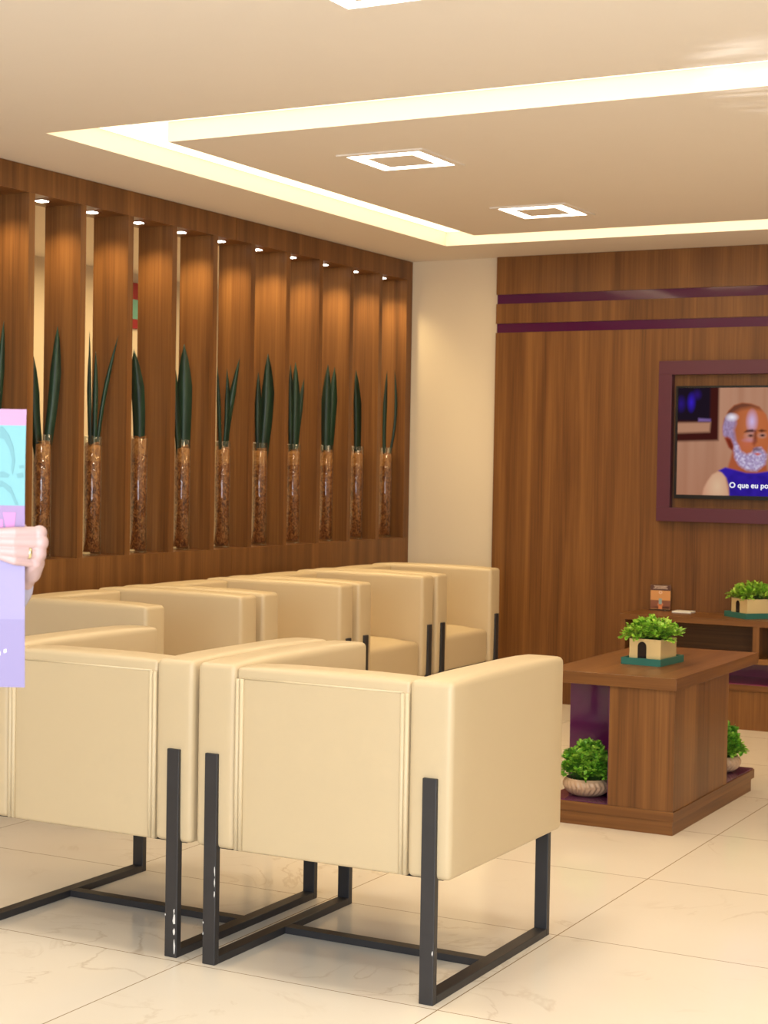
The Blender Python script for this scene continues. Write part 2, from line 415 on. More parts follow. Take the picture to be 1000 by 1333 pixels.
# vases with coconut fibre and sword leaves
def blade(bm, base, tip, w, bend=0.0, tw=0.0, n=9):
    base = Vector(base); tip = Vector(tip); d = tip - base
    side = Vector((math.sin(tw), math.cos(tw), 0)); nor = Vector((math.cos(tw), -math.sin(tw), 0))
    rows = []
    for i in range(n + 1):
        t = i / n
        p = base + d * t + side * (bend * math.sin(math.pi * t) ) + nor * 0.004 * math.sin(math.pi * t)
        ww = w * (0.75 + 0.5 * t - 0.2 * t * t) * min(1, (1 - t) * 3.0) ** 0.7 * 0.56 + 0.0004
        th = 0.0014
        rows.append([bm.verts.new(p + side * ww + nor * ww * 0.22), bm.verts.new(p - nor * th * 0.5), bm.verts.new(p - side * ww + nor * ww * 0.22), bm.verts.new(p + nor * (th + 0.0006))])
    for a, b in zip(rows, rows[1:]):
        for k in range(4):
            f = bm.faces.new((a[k], a[(k + 1) % 4], b[(k + 1) % 4], b[k])); f.smooth = True
    bm.faces.new(rows[0]); bm.faces.new(rows[-1][::-1])

VX = -4.883; VR = 0.0425; VH = 0.553
vase_y = [5.540, 5.876, 6.237, 6.594, 6.956, 7.320, 7.682, 8.029, 8.397, 8.757, 9.122]
# per vase: (tip y, tip z, width, base shift, bend)
blades = [
    [(5.604, 1.982, .030, .012, 0), (5.47, 1.90, .028, -.012, 0)],
    [(5.803, 1.843, .046, -.014, -.012), (5.966, 1.992, .044, .012, .012), (5.976, 1.879, .024, .016, .012)],
    [(6.205, 1.985, .012, -.012, 0), (6.250, 1.897, .022, .004, .004), (6.191, 1.883, .018, -.018, 0), (6.330, 1.973, .018, .018, -.018, .069)],
    [(6.545, 1.928, .058, .0, .012), (6.565, 1.834, .024, -.012, .01)],
    [(6.960, 1.981, .068, .010, .004), (6.885, 1.872, .030, -.018, -.008)],
    [(7.245, 1.886, .018, -.018, 0), (7.338, 1.880, .024, .004, .008), (7.363, 1.834, .022, .010, .01), (7.400, 1.940, .030, .014, -.012, .046)],
    [(7.732, 1.987, .064, .008, .012), (7.660, 1.883, .036, -.014, -.004)],
    [(7.990, 1.944, .032, -.014, -.004), (8.045, 1.961, .046, -.004, .004), (8.105, 1.870, .030, .010, -.006, .018)],
    [(8.388, 1.969, .052, -.006, -.006), (8.452, 1.958, .050, .012, .0, .015)],
    [(8.752, 1.960, .044, -.004, .006), (8.722, 1.935, .030, -.012, .004)],
    [(9.125, 1.973, .024, -.016, -.010), (9.158, 1.984, .016, .010, .030, .035)],
]
vlabel = [
    'glass vase at the left edge, behind the held poster, with two sword leaves',
    'leftmost clear vase beside the hand, with leaves spreading in a wide V',
    'glass vase with thin leaves, one long and curving right, second in view from left',
    'glass vase with fibre heaped at its rim and one broad leaf, third from left',
    'glass vase with the broadest upright leaf, standing fourth in view from the left',
    'glass vase with a fan of four narrow leaves, middle of the row on the sill',
    'glass vase with one broad pointed leaf, next to the right of the four leaf fan',
    'glass vase with three leaves, one leaning right, fourth from the white wall',
    'glass vase with two equal blunt leaves forming a narrow V, third from the white wall',
    'glass vase with closely overlapping upright leaves, second from the white wall',
    'glass vase with two very thin curved leaves, last one beside the white wall',
]
for k, y in enumerate(vase_y):
    t = thing('glass_vase', vlabel[k], 'vase', (VX, y, ZS), 0, 'glass vases on the screen sill')
    bm = bmesh.new()
    lathe(bm, [(0.0005, 0.0005), (VR - .003, 0.0005), (VR, 0.004), (VR, VH - .002), (VR - .0015, VH), (VR - .003, VH - .002), (VR - .003, 0.014), (0.0005, 0.013)], 32)
    obj('vase_glass', bm, 'glass', t)
    bm = bmesh.new(); fr = VR - .0035; top = VH - (0.045 if k != 3 else 0.008)
    rg = random.Random(k)
    lathe(bm, [(0.0005, 0.0165), (fr, 0.0165), (fr, top - .07), (fr, top), (fr * .6, top + .006), (0.0005, top + .010)], 28)
    for f in bm.faces:
        f.material_index = 1 if f.calc_center_median().z > top - .06 else 0
    for i in range(60):                                      # loose strands on top
        a = rg.uniform(0, 6.28); r = fr * math.sqrt(rg.random()) * .92; a2 = a + rg.uniform(-1, 1); rr = min(fr * .97, r + .01)
        p = Vector((r * math.cos(a), r * math.sin(a), top + .003)); q = Vector((rr * math.cos(a2) * .97, rr * math.sin(a2) * .97, top + rg.uniform(.004, .02)))
        tube(bm, [p, (p + q) / 2 + Vector((0, 0, .006)), q], .0009, 4, mi=1)
    fo = obj('fibre_filling', bm, ['fiber', 'fiber_top'], t); fo['kind'] = 'stuff'
    for (ty, tz, w, sh, bend, *ox) in blades[k]:
        bm = bmesh.new()
        blade(bm, (0.004 * rg.uniform(-1, 1), sh, top - .10), (ox[0] if ox else rg.uniform(-.012, .012), ty - y, tz - ZS), w, bend, rg.uniform(.6, 1.15))
        obj('leaf', bm, 'blade', t)

# ------------------------------------------------------------------ wall panelling with the television
wp = thing('wall_panel', 'full height walnut wall panelling with two purple glass stripes behind the television', 'wall panel', (0, YB, 0))
PX0, PX1, PT = -4.192, 1.0, 0.042
obj('lower_board', B((PX0, PX1, -PT, -.001, 0.0, 2.197)), 'wood_z', wp)
obj('middle_board', B((PX0, PX1, -PT, -.001, 2.252, 2.369)), 'wood_z', wp)
obj('top_board', B((PX0, PX1, -PT, -.001, 2.425, H - .001)), 'wood_z', wp)
for z0, z1 in ((2.197, 2.252), (2.369, 2.425)):
    obj('glass_stripe', B((PX0 + .004, PX1, -PT + .008, -.002, z0, z1)), 'purple_stripe', wp)

FY = 9.155
tf = thing('television_surround', 'square edged purple frame fixed to the walnut panel around the television', 'frame', (-3.146, FY, 1.101))
fw, fh, fb = 1.30, 0.909, 0.078
obj('frame', B((0, fw, 0, .052, 0, fb), (0, fw, 0, .052, fh - fb, fh), (0, fb, 0, .052, fb, fh - fb), (fw - fb, fw, 0, .052, fb, fh - fb)), 'purple', tf, bevel=0.0015)
# television
tv = thing('television', 'flat television showing a grey bearded man in a blue vest, inside the purple frame', 'television', (-3.046, 9.168, 1.232))
TW, TH = 1.105, 0.636
obj('housing', B((0, TW, 0.003, .036, 0, TH)), 'tv_black', tv, bevel=0.002)
obj('bezel', B((0, TW, -.003, .003, 0, .022), (0, TW, -.003, .003, TH - .012, TH), (0, .013, -.003, .003, .022, TH - .012), (TW - .013, TW, -.003, .003, .022, TH - .012)), 'tv_black', tv)
import numpy as np
def screen_picture():
    """the broadcast picture: soft shapes over a grid, in the photo's own reading of the screen"""
    X0, X1, Y0, Y1 = 883.5, 1158.0, 503.0, 644.0
    nx, ny = 360, 200
    gx, gy = np.meshgrid(np.linspace(X0, X1, nx), np.linspace(Y1, Y0, ny))
    lin = lambda c: np.array(srgb(*c)[:3])
    img = np.zeros((ny, nx, 3)) + lin((190, 138, 110))
    rg = np.random.RandomState(3)
    def noise(sx, sy):
        n = rg.rand(int(ny / sy) + 3, int(nx / sx) + 3)
        yi = np.linspace(0, n.shape[0] - 2.001, ny); xi = np.linspace(0, n.shape[1] - 2.001, nx)
        y0 = yi.astype(int); x0 = xi.astype(int); fy = (yi - y0)[:, None]; fx = (xi - x0)[None, :]
        a = n[y0][:, x0]; b = n[y0][:, x0 + 1]; c = n[y0 + 1][:, x0]; d = n[y0 + 1][:, x0 + 1]
        return (a * (1 - fx) + b * fx) * (1 - fy) + (c * (1 - fx) + d * fx) * fy
    def put(m, col, k=1.0):
        nonlocal img
        img = img * (1 - (m * k)[..., None]) + lin(col) * (m * k)[..., None]
    def poly_m(pts, soft):
        P = np.array(pts, float); inside = np.zeros(gx.shape, bool); dist = np.full(gx.shape, 1e9)
        for (x1, y1), (x2, y2) in zip(P, np.roll(P, -1, 0)):
            c = ((y1 > gy) != (y2 > gy)) & (gx < (x2 - x1) * (gy - y1) / (y2 - y1 + 1e-12) + x1)
            inside ^= c
            t = np.clip(((gx - x1) * (x2 - x1) + (gy - y1) * (y2 - y1)) / ((x2 - x1) ** 2 + (y2 - y1) ** 2 + 1e-12), 0, 1)
            dist = np.minimum(dist, np.hypot(gx - x1 - t * (x2 - x1), gy - y1 - t * (y2 - y1)))
        sd = np.where(inside, dist, -dist)
        return np.clip(sd / soft * .5 + .5, 0, 1)
    def ell_m(cx, cy, rx, ry, soft=.3, rot=0):
        c, s_ = math.cos(math.radians(rot)), math.sin(math.radians(rot))
        u = (c * (gx - cx) + s_ * (gy - cy)) / rx; v = (-s_ * (gx - cx) + c * (gy - cy)) / ry
        return np.clip((1 - np.hypot(u, v)) / soft * .5 + .5, 0, 1)
    # curtain-like wall behind
    put(noise(14, 400), (150, 98, 72), .55); put(noise(6, 400), (214, 168, 140), .3)
    put(np.clip((gy - 570) / 80, 0, 1), (168, 108, 78), .45)
    put(poly_m([(870, 490), (943.5, 490), (944, 572), (870, 574)], 2), (66, 26, 22))
    put(poly_m([(870, 549), (932, 548), (931, 561), (870, 563)], 2), (186, 136, 108))
    put(poly_m([(870, 490), (931, 490), (931, 547), (870, 546)], 2), (32, 22, 34))
    put(ell_m(903, 522, 4, 8, .9), (58, 34, 196)); put(ell_m(911, 512, 4, 4, 1.2), (60, 30, 150), .6); put(ell_m(888, 524, 4, 6, 1.2), (54, 30, 150), .7)
    put(poly_m([(914, 543), (932, 544), (932, 547), (914, 547)], 1.5), (150, 120, 190), .7)
    # arm, vest, neck
    put(poly_m([(921, 648), (924, 635), (929, 626), (936, 617), (944, 613), (954, 614), (962, 648)], 1.6), (206, 140, 112))
    put(ell_m(944, 632, 15, 22, 1.0) * poly_m([(921, 648), (924, 635), (929, 626), (936, 617), (944, 613), (954, 614), (962, 648)], 1.6), (232, 196, 160), .9)
    put(poly_m([(957, 612), (962, 596), (968, 575), (1012, 590), (1016, 612), (1000, 618), (985, 616)], 2), (178, 92, 58))
    put(poly_m([(962, 648), (961, 632), (957, 621), (950, 614), (945, 611.5), (955, 607), (968, 610), (985, 614), (1000, 614), (1020, 611), (1040, 616), (1052, 648)], 1.2), (56, 34, 166))
    put(noise(9, 9) * poly_m([(962, 648), (961, 632), (957, 621), (968, 612), (1000, 616), (1040, 618), (1052, 648)], 2), (36, 20, 120), .6)
    # head
    head = poly_m([(951, 566), (949.5, 555), (952, 543), (958, 533), (966, 526), (977, 523), (990, 524), (1002, 528), (1012, 538), (1017, 552), (1018, 570), (1014, 590), (1004, 604), (985, 602), (972, 588), (962, 574)], 1.4)
    put(head, (188, 98, 56)); put(head * ell_m(985, 552, 22, 26, 1.4), (214, 130, 80), .7)
    put(head * ell_m(964, 556, 14, 26, 1.2), (150, 76, 44), .5)
    put(head * poly_m([(950, 548), (956, 532), (966, 524), (980, 520), (1004, 526), (1008, 532), (990, 529), (976, 531), (966, 536), (958, 546), (955, 558)], 3.5), (98, 58, 46), .85)
    sides = head * poly_m([(948, 566), (949, 552), (954, 543), (961, 538), (968, 541), (969, 550), (966, 558), (968, 568), (972, 584), (966, 580), (962, 570), (956, 568)], 3)
    put(sides, (178, 158, 200), .9); put(sides * noise(3, 3), (120, 88, 120), .6)
    put(ell_m(963, 541.5, 6, 3.5, .9), (252, 246, 255)); put(head * ell_m(992, 547, 5, 9, 1.0), (216, 196, 244), .95)
    put(poly_m([(953, 569), (957, 567), (962, 570), (966, 578), (966, 586), (959, 581)], 1.5), (148, 58, 36))
    put(poly_m([(957, 571), (961, 572), (965, 580), (963, 583)], 2), (90, 34, 24), .8)
    beard = poly_m([(967, 584), (969, 574), (973, 578), (977, 586), (985, 590), (993, 588), (997, 582), (1006, 581), (1014, 590), (1012, 602), (1000, 611), (986, 610), (975, 604), (969, 595)], 2.4)
    put(beard, (190, 172, 212)); put(beard * noise(2.2, 2.2) , (120, 92, 128), .55); put(beard * np.clip(noise(3, 3) * 2 - .9, 0, 1), (232, 222, 248), .8)
    # eyes, brow, nose, mouth
    put(poly_m([(981, 561), (985, 558), (993, 557), (997, 559.5), (993, 561), (986, 561.5)], 1.4), (64, 30, 24), .95)
    put(ell_m(989, 566, 6, 4, .7), (206, 150, 136)); put(ell_m(990.5, 565.5, 3.4, 1.7, .7), (50, 24, 28)); put(ell_m(988, 571.5, 6, 2, 1), (198, 160, 186), .8)
    put(poly_m([(996, 558), (999, 558), (1000, 573), (996, 579), (993, 576)], 2), (120, 54, 34), .8)
    put(ell_m(1007, 565, 5, 3, .7), (200, 146, 130)); put(ell_m(1007.5, 565, 3, 1.5, .7), (50, 24, 28)); put(poly_m([(1001, 559), (1006, 557), (1013, 559), (1006, 561)], 1.4), (64, 30, 24), .9)
    put(head * ell_m(985, 576, 7, 6, 1.2), (206, 108, 84), .7)
    put(poly_m([(994, 582), (1000, 580), (1006, 582), (1006, 585), (995, 586)], 1.6), (112, 84, 96), .8)
    put(poly_m([(996, 588.5), (1001, 587.5), (1006, 589), (1001, 591.5)], 1.2), (210, 104, 96))
    return gx, gy, img
gx, gy, img = screen_picture()
ny, nx = gx.shape
sx0, sz0, sx1, sz1 = 0.013, 0.022, TW - .013, TH - .012
uu = np.linspace(sx0, sx1, nx); vv = np.linspace(sz0, sz1, ny)
co = np.stack([np.tile(uu, ny), np.full(nx * ny, 0.0024), np.repeat(vv, nx)], 1)
idx = np.arange(nx * ny).reshape(ny, nx)
fc = np.stack([idx[:-1, :-1], idx[:-1, 1:], idx[1:, 1:], idx[1:, :-1]], -1).reshape(-1, 4)
me = bpy.data.meshes.new('screen'); me.from_pydata(co.tolist(), [], fc.tolist())
at = me.color_attributes.new('picture', 'FLOAT_COLOR', 'POINT')
at.data.foreach_set('color', np.concatenate([img.reshape(-1, 3), np.ones((nx * ny, 1))], 1).astype(np.float32).ravel())
so = bpy.data.objects.new('screen', me); COL.objects.link(so); so.parent = tv
m = emit('screen_picture', (1, 1, 1, 1), 1.0); nt = m.node_tree
a_ = nt.nodes.new('ShaderNodeAttribute'); a_.attribute_name = 'picture'
nt.links.new(a_.outputs['Color'], [n for n in nt.nodes if n.type == 'EMISSION'][0].inputs[0]); me.materials.append(m)
MT['scr_white'] = emit('subtitle_white', (1, 1, 1, 1), 1.2)
pxm = lambda X, Y: (sx0 + (X - 883.5) * (sx1 - sx0) / 274.5, sz0 + (644 - Y) * (sz1 - sz0) / 141.0)
def text(name, s, size, loc, mat, parent, rot=(math.pi / 2, 0, 0), ext=0.0003, align='LEFT', bold=0.0):
    c = bpy.data.curves.new(name, 'FONT'); c.body = s; c.size = size; c.extrude = ext; c.align_x = align; c.offset = bold
    c.materials.append(MT[mat]); o = bpy.data.objects.new(name, c); COL.objects.link(o)
    dg = bpy.context.evaluated_depsgraph_get(); dg.update()
    me = bpy.data.meshes.new_from_object(o.evaluated_get(dg)); bpy.data.objects.remove(o)
    o = bpy.data.objects.new(name, me); COL.objects.link(o)
    o.location = loc; o.rotation_euler = rot; o.parent = parent
    return o
p = pxm(961.5, 633.5)
text('subtitle', 'O que eu posso', 0.043, (p[0], -0.0012, p[1]), 'scr_white', tv, bold=0.0007)

# ------------------------------------------------------------------ media console along the panel wall
cn = thing('console', 'low walnut media console with an open shelf and purple glass inlay under the television', 'console', (-3.236, 8.843, 0))
cw, cd, t_ = 2.4, 0.362, 0.032
obj('top', B((0, cw, 0, cd, .558, .590)), 'wood_x', cn, bevel=0.001)
obj('side_panel', B((0, t_, 0.001, cd, .357, .558)), 'wood_z', cn)
obj('side_panel', B((cw - t_, cw, 0.001, cd, .357, .558)), 'wood_z', cn)
obj('shelf', B((t_, cw - t_, 0.001, cd, .357, .387)), 'wood_x', cn, bevel=0.001)
for x in (.752, 1.6):
    obj('divider', B((x, x + .036, 0.002, cd - .01, .387, .558)), 'wood_z', cn)
obj('back_panel', B((t_, cw - t_, cd - .012, cd, .387, .558)), 'wood_x', cn)
obj('lower_shelf', B((.10, cw, 0, cd, .211, .243)), 'wood_x', cn, bevel=0.001)
obj('shelf_inlay', B((.10, cw, 0.004, cd, .243, .247), (.10, cw, cd - .012, cd, .247, .357)), 'purple_shelf', cn)
obj('plinth', B((.10, cw - .02, 0.012, cd, 0, .211)), 'wood_z', cn)

# acrylic notice stand on the console
ns = thing('notice_stand', 'clear acrylic stand with a brown and orange notice, upright on the console', 'sign', (-3.115, 9.175, 0.590), 0.06)
a, hh = 0.062, 0.150
bm = B((-a, a, 0, .003, 0.0, hh)); obj('acrylic_sheet', bm, 'acrylic', ns, bevel=0.001)
obj('acrylic_foot', B((-a, a, -.045, 0.0, 0, .003)), 'acrylic', ns)
MT['n_dark'] = plain('notice_dark', srgb(92, 56, 46), 0.4); MT['n_tan'] = plain('notice_tan', srgb(214, 150, 88), 0.4)
MT['n_brown'] = plain('notice_brown', srgb(140, 84, 58), 0.4); MT['n_hand'] = plain('notice_hand', srgb(222, 134, 84), 0.4)
MT['n_phone'] = plain('notice_phone', srgb(150, 168, 164), 0.4); MT['n_pale'] = plain('notice_pale', srgb(236, 208, 182), 0.4)
bm = bmesh.new(); z_ = [-.0012]
def nb(x0, x1, z0, z1, mi): bx(bm, x0, x1, z_[0], z_[0] + .0008, z0, z1, mi)
nb(-a + .004, a - .004, .008, hh - .006, 1); z_[0] -= .0006
nb(-a + .004, a - .004, hh - .036, hh - .006, 0); nb(-a + .004, a - .004, .010, .058, 2); nb(-a + .008, a - .008, .010, .024, 0); z_[0] -= .0005
for i, (q, zz) in enumerate(((.040, .137), (.034, .131), (.042, .124))): nb(-q, q, hh - .150 + zz, hh - .150 + zz + .0025, 5)
nb(-.011, .011, .008, .046, 3); nb(-.015, .015, .028, .040, 3); z_[0] -= .0005
nb(-.009, .009, .036, .068, 4)
bmr = bm
for k in range(14):
    a0 = 2 * math.pi * k / 14; a1 = 2 * math.pi * (k + 1) / 14
    pts = [(0.009 * math.cos(a0), .103 + .009 * math.sin(a0)), (0.009 * math.cos(a1), .103 + .009 * math.sin(a1)), (0.006 * math.cos(a1), .103 + .006 * math.sin(a1)), (0.006 * math.cos(a0), .103 + .006 * math.sin(a0))]
    poly(bm, pts, -.0024, 5)
obj('notice', bm, ['n_dark', 'n_tan', 'n_brown', 'n_hand', 'n_phone', 'n_pale'], ns)

tag(obj('note_pad', B((-.055, .055, -.045, .045, 0, .010)), 'white', bevel=0.003, loc=(-2.955, 9.11, .590)), 'small white rectangular pad lying flat on the console beside the notice stand', 'notepad')

# ------------------------------------------------------------------ leafy plants
def leaf(bm, p, d, up, L_, w, mi=0):
    d = d.normalized(); s = d.cross(up)
    if s.length < 1e-3: s = d.cross(Vector((1, 0, 0)))
    s.normalize(); n = s.cross(d)
    q = [p, p + d * L_ * .45 + s * w * .5 + n * L_ * .06, p + d * L_ * .8 + s * w * .38, p + d * L_ - n * L_ * .08, p + d * L_ * .8 - s * w * .38, p + d * L_ * .45 - s * w * .5 + n * L_ * .06]
    c = bm.verts.new(p + d * L_ * .5 - n * L_ * .05); v = [bm.verts.new(x) for x in q]
    for k in range(6):
        f = bm.faces.new((v[k], v[(k + 1) % 6], c)); f.material_index = mi; f.smooth = True

def bush(seed, rx, ry, z0, h, n_sprig, Ls=0.016, spread=1.15, base=0.5, droop=.0):
    rg = random.Random(seed); fo = bmesh.new(); st = bmesh.new()
    for i in range(n_sprig):
        a = rg.uniform(0, 6.283); rr = math.sqrt(rg.random())
        p0 = Vector((rx * base * rr * math.cos(a), ry * base * rr * math.sin(a), z0))
        el = math.sqrt(max(0, 1 - .9 * rr * rr)) * .98 + rg.uniform(-.16, .06)
        hz = h * max(.12, el) ; R_ = spread * rr + rg.uniform(-.06, .1)
        p3 = Vector((rx * R_ * math.cos(a), ry * R_ * math.sin(a), z0 + hz - droop * rr * rr * h))
        mid = (p0 + p3) / 2 + Vector((0, 0, h * .18))
        pts = [p0.lerp(mid, t).lerp(mid.lerp(p3, t), t) for t in [k / 6 for k in range(7)]]
        tube(st, pts[:6], .0011, 4)
        for k in range(2, 7):
            d = (pts[min(k + 1, 6)] - pts[k - 1]).normalized()
            m_ = 3 if k < 6 else 5
            for j in range(m_):
                v = Vector((rg.uniform(-1, 1), rg.uniform(-1, 1), rg.uniform(-.35, .9)))
                dd = d * .5 + v * .9
                leaf(fo, pts[k] + v * .003, dd, Vector((rg.uniform(-.4, .4), rg.uniform(-.4, .4), 1)), Ls * rg.uniform(.75, 1.25), Ls * rg.uniform(.62, .85))
    return fo, st

def box_planter(loc, rz, labels, lx, ly, tray, seed, mat='leaf'):
    t = thing('serving_tray', labels[0], 'tray', loc, rz, 'teal trays')
    tx, ty, th = tray
    obj('tray_body', B((-tx, tx, -ty, ty, 0, .012), (-tx, tx, -ty, -ty + .008, .012, th), (-tx, tx, ty - .008, ty, .012, th), (-tx, -tx + .008, -ty + .008, ty - .008, .012, th), (tx - .008, tx, -ty + .008, ty - .008, .012, th)), 'teal', t)
    p = thing('potted_plant', labels[1], 'plant', (loc[0], loc[1], loc[2] + .0125), rz, 'leafy plants in mirror boxes')
    hb = .092; w_ = .004
    obj('planter_box', B((-lx, lx, -ly, -ly + w_, 0, hb), (-lx, lx, ly - w_, ly, 0, hb), (-lx, -lx + w_, -ly + w_, ly - w_, 0, hb), (lx - w_, lx, -ly + w_, ly - w_, 0, hb), (-lx + w_, lx - w_, -ly + w_, ly - w_, 0, .005)), 'gold', p, bevel=0)
    ar = [(-.019, .004)] + [(.019, .004)] + [(.019 * math.cos(math.radians(q)), .062 + .019 * math.sin(math.radians(q))) for q in range(0, 181, 20)]
    bm = bmesh.new(); cx = -lx * .18
    f = bm.faces.new([bm.verts.new((cx + q[0], -ly - .0012, q[1])) for q in ar])
    r = bmesh.ops.extrude_face_region(bm, geom=[f]); bmesh.ops.translate(bm, verts=[v for v in r['geom'] if isinstance(v, bmesh.types.BMVert)], vec=(0, .0012, 0))
    obj('dark_arch', bm, 'dark', p)  # dark arch shape lying just proud of the box's front face
    obj('soil', B((-lx + w_ + .001, lx - w_ - .001, -ly + w_ + .001, ly - w_ - .001, .0055, hb - .012)), 'soil', p)
    fo, st = bush(seed, lx * 1.35, ly * 1.35, hb - .012, .090, 95, .020, 1.25, .55, .06)
    g = obj('foliage', fo, mat, p); obj('stems', st, 'stem', p)
    return t
trz = math.radians(-4)
box_planter((-2.253, 6.555, 0.598), trz, ('teal tray with a planted mirror box in it, on the low walnut table', 'bushy green plant in a champagne mirror box on the low walnut table'), .068, .082, (.086, .122, .030), 11)
box_planter((-2.555, 9.07, 0.590), math.radians(-42), ('teal tray cut by the right edge, on the media console', 'bushy green plant in a mirror box on the media console, cut by the right edge'), .080, .080, (.108, .108, .030), 12)

# ------------------------------------------------------------------ low walnut table
tb = thing('coffee_table', 'low walnut table with a solid corner block, purple niches and plants on its base shelf', 'table', (-2.006, 6.104, 0))
TWd, TL = 0.524, 1.10
regrain(obj('plinth', B((-TWd + .012, 0, 0.0, TL - .035, 0, .052)), ['wood_y', 'wood_x'], tb), lambda n: int(abs(n.y) > .7))
regrain(obj('base_shelf', B((-TWd, .004, -.004, TL, .052, .090)), ['wood_y', 'wood_x'], tb, bevel=0.001), lambda n: int(abs(n.y) > .7))
regrain(obj('tabletop', B((-TWd - .004, .010, -.018, TL, .553, .600)), ['wood_y', 'wood_x'], tb, bevel=0.0015), lambda n: int(abs(n.y) > .7))
obj('corner_block', B((-.262, 0, 0, .697, .090, .553)), 'wood_z', tb)
obj('corner_block', B((-TWd, -.252, .256, TL - .003, .090, .553)), 'wood_z', tb)
obj('niche_glass', B((-TWd + .002, -.264, .001, .250, .0905, .0945), (-TWd + .001, -.263, .2495, .2555, .0945, .552), (-.266, -.2625, .004, .249, .0945, .552)), 'purple_gloss', tb)
obj('niche_glass', B((-.250, -.001, .699, TL - .002, .0905, .0945), (-.2515, -.2465, .705, TL - .004, .0945, .552), (-.246, -.002, .6975, .702, .0945, .552)), 'purple_gloss', tb)

def bowl_plant(loc, label, seed, R_):
    t = thing('potted_plant', label, 'plant', loc, 0, 'leafy plants in fluted bowls')
    bm = bmesh.new()
    prof = [(0.0005, 0.0), (R_ * .55, 0.0), (R_ * .72, .006), (R_ * .86, .018), (R_ * .96, .034), (R_ * .99, .046), (R_ * .96, .058), (R_ * .90, .066), (R_ * .87, .070), (R_ * .84, .068), (R_ * .84, .045), (0.0005, .04)]
    prof = [(prof[i][0] + (prof[i + 1][0] - prof[i][0]) * s / 3, prof[i][1] + (prof[i + 1][1] - prof[i][1]) * s / 3) for i in range(len(prof) - 1) for s in range(3)] + [prof[-1]]
    def mod(a_, r, z):
        k = max(0, 1 - ((z - .034) / .032) ** 2) if r > R_ * .6 else 0
        if r < R_ * .86 and z > .05: k = 0
        ph = 0.16 * (1 if z > .036 else -1) * (z - .036) / .03
        return .0045 * k * (abs(math.sin(13 * (a_ + ph))) * 2 - 1)
    lathe(bm, prof, 144, mod=mod)
    obj('bowl', bm, 'ceramic', t)
    bm = bmesh.new(); lathe(bm, [(0.0005, .056), (R_ * .835, .055)], 32); obj('soil', bm, 'soil', t)
    fo, st = bush(seed, R_ * .98, R_ * .84, .056, .150, 190, .021, 1.10, .6, .08)
    obj('foliage', fo, 'leaf_dark', t); obj('stems', st, 'stem', t)
bowl_plant((-2.405, 6.236, .0947), 'leafy plant in a fluted bowl inside the front purple niche of the table', 21, .094)
bowl_plant((-2.115, 7.050, .0947), 'leafy plant in a bowl on the far end of the table base shelf', 22, .092)

# ------------------------------------------------------------------ armchairs
ZB, ZT = .322, .832
def make_chair(label):
    t = thing('armchair', label, 'chair', (0, 0, 0), 0, 'cream cube armchairs')
    hw, aw, dp = .3935, .126, .752
    for s in (-1, 1):
        bm = bmesh.new(); x0, x1 = sorted((s * (hw - aw), s * hw))
        cushion(bm, x0, x1, 0, dp, ZB, ZT, .016, .010, .003, 8)
        obj('arm', bm, 'cream', t, smooth=True)
    bm = bmesh.new(); cushion(bm, -(hw - aw) + .001, hw - aw - .001, .006, .135, ZB - .002, ZT - .006, .010, .008, .002, 8)
    bk = obj('backrest', bm, 'cream', t, smooth=True)
    bm = bmesh.new()
    for s in (-1, 1):
        for q in (.0065, .0195):
            x = s * (hw - aw - q)
            tube(bm, [(x, .0045, ZB + .003), (x, .0030, ZB + .2), (x, .0035, ZT - .036)], .0066, 10)
    tube(bm, [(-(hw - aw) + .02, .0060, ZT - .035), (hw - aw - .02, .0060, ZT - .035)], .0028, 6)
    obj('piping', bm, 'piping', bk)
    bm = bmesh.new(); cushion(bm, -(hw - aw) + .002, hw - aw - .002, .13, dp - .012, ZB, .500, .022, .030, .002, 8)
    obj('seat', bm, 'cream', t, smooth=True)
    obj('underside', B((-hw + .03, hw - .03, .022, dp - .03, ZB - .004, ZB + .006)), 'lining', t)
    bw, bt = .0205, .022
    for s in (-1, 1):
        c = s * (hw - .0575)
        bm = B((c - bw, c + bw, -.012, bt - .012, .0, .585), (c - bw, c + bw, dp + .012 - bt, dp + .012, 0, .585), (c - bw, c + bw, bt - .012, dp + .012 - bt, 0, bt))
        obj('leg_frame', bm, 'black', t, bevel=0.002)
    c = hw - .0575 - bw
    obj('stretcher', B((-c, c, .360, .398, .001, .021)), 'black', t)
    return t
chB = make_chair('nearest cream armchair seen from behind, right one of the pair, beside the low table')
chB.location = (-2.2425, 3.842, 0)
chA = dup(chB, (-3.0440, 3.845, 0), 0, 'cream armchair seen from behind, behind the poster, left one of the near pair')
rear = [(-4.555, 5.590), (-4.560, 6.432), (-4.562, 7.275), (-4.562, 8.098)]
rlab = ['cream armchair by the slatted screen, nearest of its row, behind the near left armchair',
        'cream armchair by the slatted screen, second of its row from the near end',
        'cream armchair by the slatted screen, third of its row, neighbour of the corner one',
        'cream armchair in the far corner, last of the row before the white wall']
for (x, y), l in zip(rear, rlab): dup(chB, (x, y, 0), -math.pi / 2, l)
